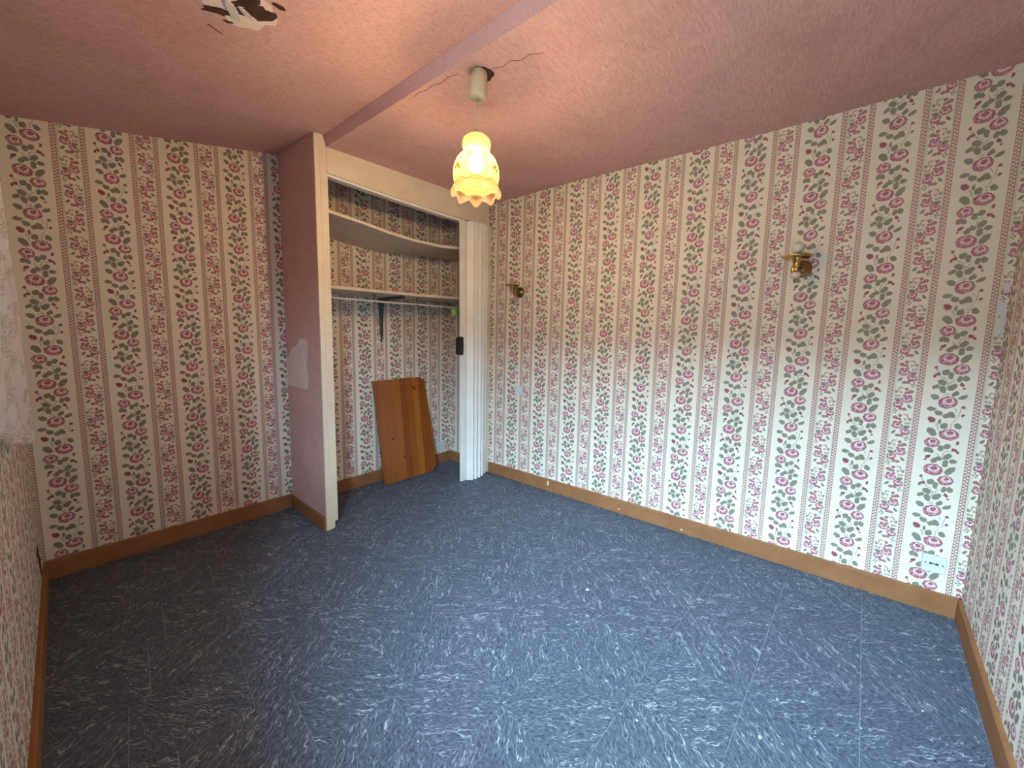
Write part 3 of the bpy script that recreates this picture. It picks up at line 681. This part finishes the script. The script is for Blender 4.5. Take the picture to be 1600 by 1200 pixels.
lathe_obj('bulb', [(.001, 2.028), (.013, 2.026), (.016, 2.012), (.026, 1.99), (.029, 1.972), (.024, 1.952), (.012, 1.944), (.001, 1.942)], (LX, LY, 0), M_BULB, lp)
# ---------------------------------------------------------------- brass wall lights
def sconce(py, pz, bulb, label):
    s = empty('wall_light', (XB, py, pz), label, 'wall light', 'brass wall lights on the bright wall')
    ax, ay = XB - .088, py + .020
    lathe_obj('back_plate', [(.044, 0), (.045, .004), (.040, .008), (.036, .007), (.033, .011), (.028, .010), (.025, .015), (.017, .020), (.001, .022)], (XB, py, pz), M_DBRASS, s, axis=(-1, 0, 0))
    tube_obj('arm', [(XB-.018, py, pz), (XB-.05, py+.008, pz-.004), (ax+.012, ay, pz-.004), (ax, ay, pz+.002)], .0065, M_BRASS, s)
    lathe_obj('stem', [(.001, -.028), (.006, -.027), (.010, -.016), (.007, -.008), (.014, -.002), (.015, .003), (.009, .010), (.017, .020), (.019, .040), (.022, .046), (.001, .047)], (ax, ay, pz), M_BRASS, s)
    lathe_obj('drip_dish', [(.001, .044), (.050, .043), (.061, .046), (.063, .050), (.060, .053), (.020, .051), (.001, .051)], (ax, ay, pz), M_BRASS, s, seg=36)
    lathe_obj('finial', [(.001, -.064), (.006, -.063), (.016, -.058), (.023, -.046), (.022, -.036), (.013, -.028), (.001, -.026)], (ax, ay, pz), M_PORC, s)
    lathe_obj('finial_tip', [(.001, -.074), (.004, -.072), (.005, -.066), (.004, -.062), (.001, -.061)], (ax, ay, pz), M_DBRASS, s, seg=12)
    if bulb:
        lathe_obj('bulb_base', [(.001, .050), (.016, .050), (.016, .064), (.013, .068), (.001, .068)], (ax, ay, pz), M_DBRASS, s)
        lathe_obj('globe_bulb', [(.001, .066), (.013, .067), (.022, .074), (.027, .086), (.027, .097), (.021, .110), (.010, .117), (.001, .119)], (ax, ay, pz), M_BULBG, s)
    return s
sconce(.062, 1.636, True, 'brass wall light with a white globe bulb and porcelain finial')
sconce(1.947, 1.655, False, 'brass wall light without a bulb, beside the folding door')

# ---------------------------------------------------------------- plates on the right wall
so = empty('wall_socket', (XB, -.535, .23), 'white square socket plate low on the bright wall', 'socket')
box('face_plate', XB-.014, XB, -.573, -.497, .192, .272, M_WHITE, so, .003)
box('slot', XB-.0155, XB-.013, -.549, -.520, .229, .237, M_BLACK, so, .0005)
for y in (-.508, -.562):
    lathe_obj('screw', [(.001, 0), (.003, 0), (.003, .0015), (.001, .002)], (XB-.0138, y, .233), M_STEEL, so, axis=(-1, 0, 0), seg=10)
box('slot_insert', XB-.0162, XB-.0152, -.539, -.529, .231, .235, M_BEIGE, so, 0)
sw = empty('light_switch', (XB, 1.937, .81), 'small white switch plate on the bright wall below a brass light', 'switch')
box('face_plate', XB-.009, XB, 1.901, 1.973, .774, .851, M_WHITE, sw, .003)
box('rocker', XB-.012, XB-.008, 1.928, 1.944, .802, .824, M_WHITE, sw, .001)

# ---------------------------------------------------------------- ceiling damage
def ceil_patch(name, pts, th, mat, z_off=0.0):
    bm = bmesh.new(); A = [bm.verts.new((x, y, ceil_z(x, y) - z_off)) for x, y in pts]; B = [bm.verts.new((x, y, ceil_z(x, y) - z_off - th)) for x, y in pts]
    bm.faces.new(A); bm.faces.new(list(reversed(B)))
    for k in range(len(pts)): bm.faces.new((A[k], B[k], B[(k+1) % len(pts)], A[(k+1) % len(pts)]))
    o = bm_obj(name, bm, mat); o.parent = ceiling; return o
def blob(cx, cy, ra, rb, ang, n, jag, seed):
    r = random.Random(seed); out = []
    for k in range(n):
        a = 2*math.pi*k/n; m = 1 + r.uniform(-jag, jag); x, y = ra*m*math.cos(a), rb*m*math.sin(a)
        out.append((cx + x*math.cos(ang) - y*math.sin(ang), cy + x*math.sin(ang) + y*math.cos(ang)))
    return out
ceil_patch('torn_patch', blob(.440, 1.52, .105, .085, .6, 22, .22, 3), .0012, M_TORN)
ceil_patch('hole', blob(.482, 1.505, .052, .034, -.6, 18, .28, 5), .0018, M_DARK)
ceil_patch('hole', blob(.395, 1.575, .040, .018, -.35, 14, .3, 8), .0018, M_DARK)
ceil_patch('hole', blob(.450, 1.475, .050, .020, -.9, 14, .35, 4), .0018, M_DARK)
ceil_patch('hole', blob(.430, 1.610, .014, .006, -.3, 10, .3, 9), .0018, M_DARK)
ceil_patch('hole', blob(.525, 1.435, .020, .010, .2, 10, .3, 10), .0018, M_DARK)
ceil_patch('plaster_flap', blob(.425, 1.545, .012, .055, -.55, 12, .25, 6), .006, M_PLASTER)
ceil_patch('plaster_flap', blob(.458, 1.53, .008, .03, -.9, 10, .25, 12), .005, M_PLASTER)
ceil_patch('hole', blob(LX+.022, LY-.008, .046, .040, 0, 18, .2, 2), .0016, M_DARK)  # flat dark sheet for the shade in the hole behind the cup
M_CRACK = plain('crack_shade', (.20, .075, .07), .9)  # shade inside the cracks, painted as thin dark strips
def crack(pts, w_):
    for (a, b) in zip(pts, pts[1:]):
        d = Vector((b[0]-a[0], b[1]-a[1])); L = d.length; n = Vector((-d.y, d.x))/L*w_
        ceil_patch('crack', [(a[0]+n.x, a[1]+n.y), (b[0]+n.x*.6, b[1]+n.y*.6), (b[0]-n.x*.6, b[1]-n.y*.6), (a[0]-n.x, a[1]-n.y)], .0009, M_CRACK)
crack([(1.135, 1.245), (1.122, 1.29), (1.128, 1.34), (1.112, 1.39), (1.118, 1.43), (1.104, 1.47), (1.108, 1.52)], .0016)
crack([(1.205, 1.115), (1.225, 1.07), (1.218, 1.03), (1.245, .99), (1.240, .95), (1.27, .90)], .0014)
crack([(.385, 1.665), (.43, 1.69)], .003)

# ---------------------------------------------------------------- lace curtain pulled to the side of the window
lc = empty('lace_curtain', (XC + .03, 1.6, .85), 'white lace curtain hanging beside the window', 'curtain')
NY, NZ = 64, 30; V, F = [], []
for j in range(NZ+1):
    k = j/NZ; z_t = 2.06
    for i in range(NY+1):
        q = i/NY
        zb = .975 - .125*q + .008*math.sin(q*38)
        z = zb + (z_t - zb)*k
        yr = lerp_tab([(.84, 1.985), (1.25, 1.925), (1.42, 1.76), (2.06, 1.62)], z)
        yl = lerp_tab([(.84, 1.37), (1.42, 1.22), (2.06, .95)], z)
        y = yl + (yr - yl)*q
        x = XC + .040 + .012*math.sin(q*26 + .8*math.sin(z*5)) + .004*math.sin(q*71)
        V.append((x, y, z))
for j in range(NZ):
    for i in range(NY): a = j*(NY+1) + i; F.append((a, a+1, a+NY+2, a+NY+1))
cl = mesh('lace_cloth', V, F, M_LACE, lc, smooth=True)
cr = empty('curtain_rod', (XC + .04, .85, 2.07), 'thin white curtain rod above the window', 'curtain rod')
tube_obj('rod', [(XC+.04, -.22, 2.07), (XC+.04, 1.75, 2.07)], .007, M_ROD, cr)
for y in (-.15, 1.70): tube_obj('bracket', [(XC, y, 2.07), (XC+.04, y, 2.07)], .004, M_ROD, cr, 8)

# ---------------------------------------------------------------- litter on the floor
M_LINT = plain('white_lint', (.62, .60, .57), .8)
def lint(x, y, pts, label, r=.0011):
    o = tube_obj('thread', [(x+a, y+b, .0012 + .0005*(k % 2)) for k, (a, b) in enumerate(pts)], r, M_LINT, seg=6)
    return prop(o, label, 'thread')
lint(.656, 2.268, [(-.012, .010), (.004, .016), (.010, .004), (-.006, -.004), (.002, -.014), (.020, -.010)], 'pale curl of thread on the dark floor before the closet partition')
lint(1.43, 2.706, [(-.022, -.006), (-.008, -.012), (.006, -.008), (.018, .004), (.020, .014)], 'pale thread on the closet floor beside the pine board')
def crumb(x, y, r, seed, label, group=None):
    rr = random.Random(seed); bm = bmesh.new(); bmesh.ops.create_icosphere(bm, subdivisions=1, radius=r)
    for v in bm.verts: v.co = Vector((v.co.x*rr.uniform(.7, 1.4) + x, v.co.y*rr.uniform(.7, 1.3) + y, max(0, v.co.z*.5 + r*.35)))
    return prop(bm_obj('paint_flake', bm, M_LINT), label, 'flake', group)
crumb(1.565, .755, .009, 1, 'largest pale paint flake on the bright part of the floor')
for k, (x, y, r) in enumerate(((1.478, -.015, .004), (1.288, .019, .005), (1.092, .333, .004), (1.08, .382, .003), (1.535, -.231, .003), (2.40, 2.190, .004), (1.293, .994, .003), (1.75, -.40, .003), (2.2, .10, .003), (2.1, -.5, .004), (1.95, -.52, .003))):
    crumb(x, y, r, 20+k, 'tiny pale paint flake lying on the blue floor', 'tiny paint flakes on the floor')
for k, (y, z) in enumerate(((1.60, .05), (.98, .03), (.55, .022))):
    o = box('chip', XB-.0145, XB-.0125, y-.006 - .004*(k == 0), y+.006, z-.004, z+.004 + .03*(k == 0), M_CREAM, bR, 0)

# wear on the walls
WB, WR, WL = (bpy.data.objects[n] for n in ('wall_back', 'wall_right', 'wall_left'))
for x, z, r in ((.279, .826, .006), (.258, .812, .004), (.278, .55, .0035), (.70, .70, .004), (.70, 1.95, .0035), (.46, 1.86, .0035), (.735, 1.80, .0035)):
    lathe_obj('nail_hole', [(.0005, 0), (r, 0), (r, .0008), (.0005, .001)], (x, YA+.0002, z), M_DARK, WB, axis=(0, -1, 0), seg=10)  # flat dark discs, shade of the holes put into the colour
prism('torn_gap', [(2.50, .27), (2.56, .20), (2.62, .115), (2.66, .105), (2.64, .20), (2.56, .285)], 'x', XC-.001, XC+.0015, M_DARK, WL)  # dark sheet painted for the shade and dirt inside the gap
prism('bare_plaster', [(-.604, 1.42), (-.628, 1.425), (-.632, 1.36), (-.630, 1.29), (-.610, 1.288), (-.617, 1.36)], 'x', XB-.0015, XB+.001, M_WHITE, WR)
prism('bare_plaster', [(-.612, 1.50), (-.630, 1.505), (-.630, 1.47), (-.616, 1.468)], 'x', XB-.0015, XB+.001, M_WHITE, WR)
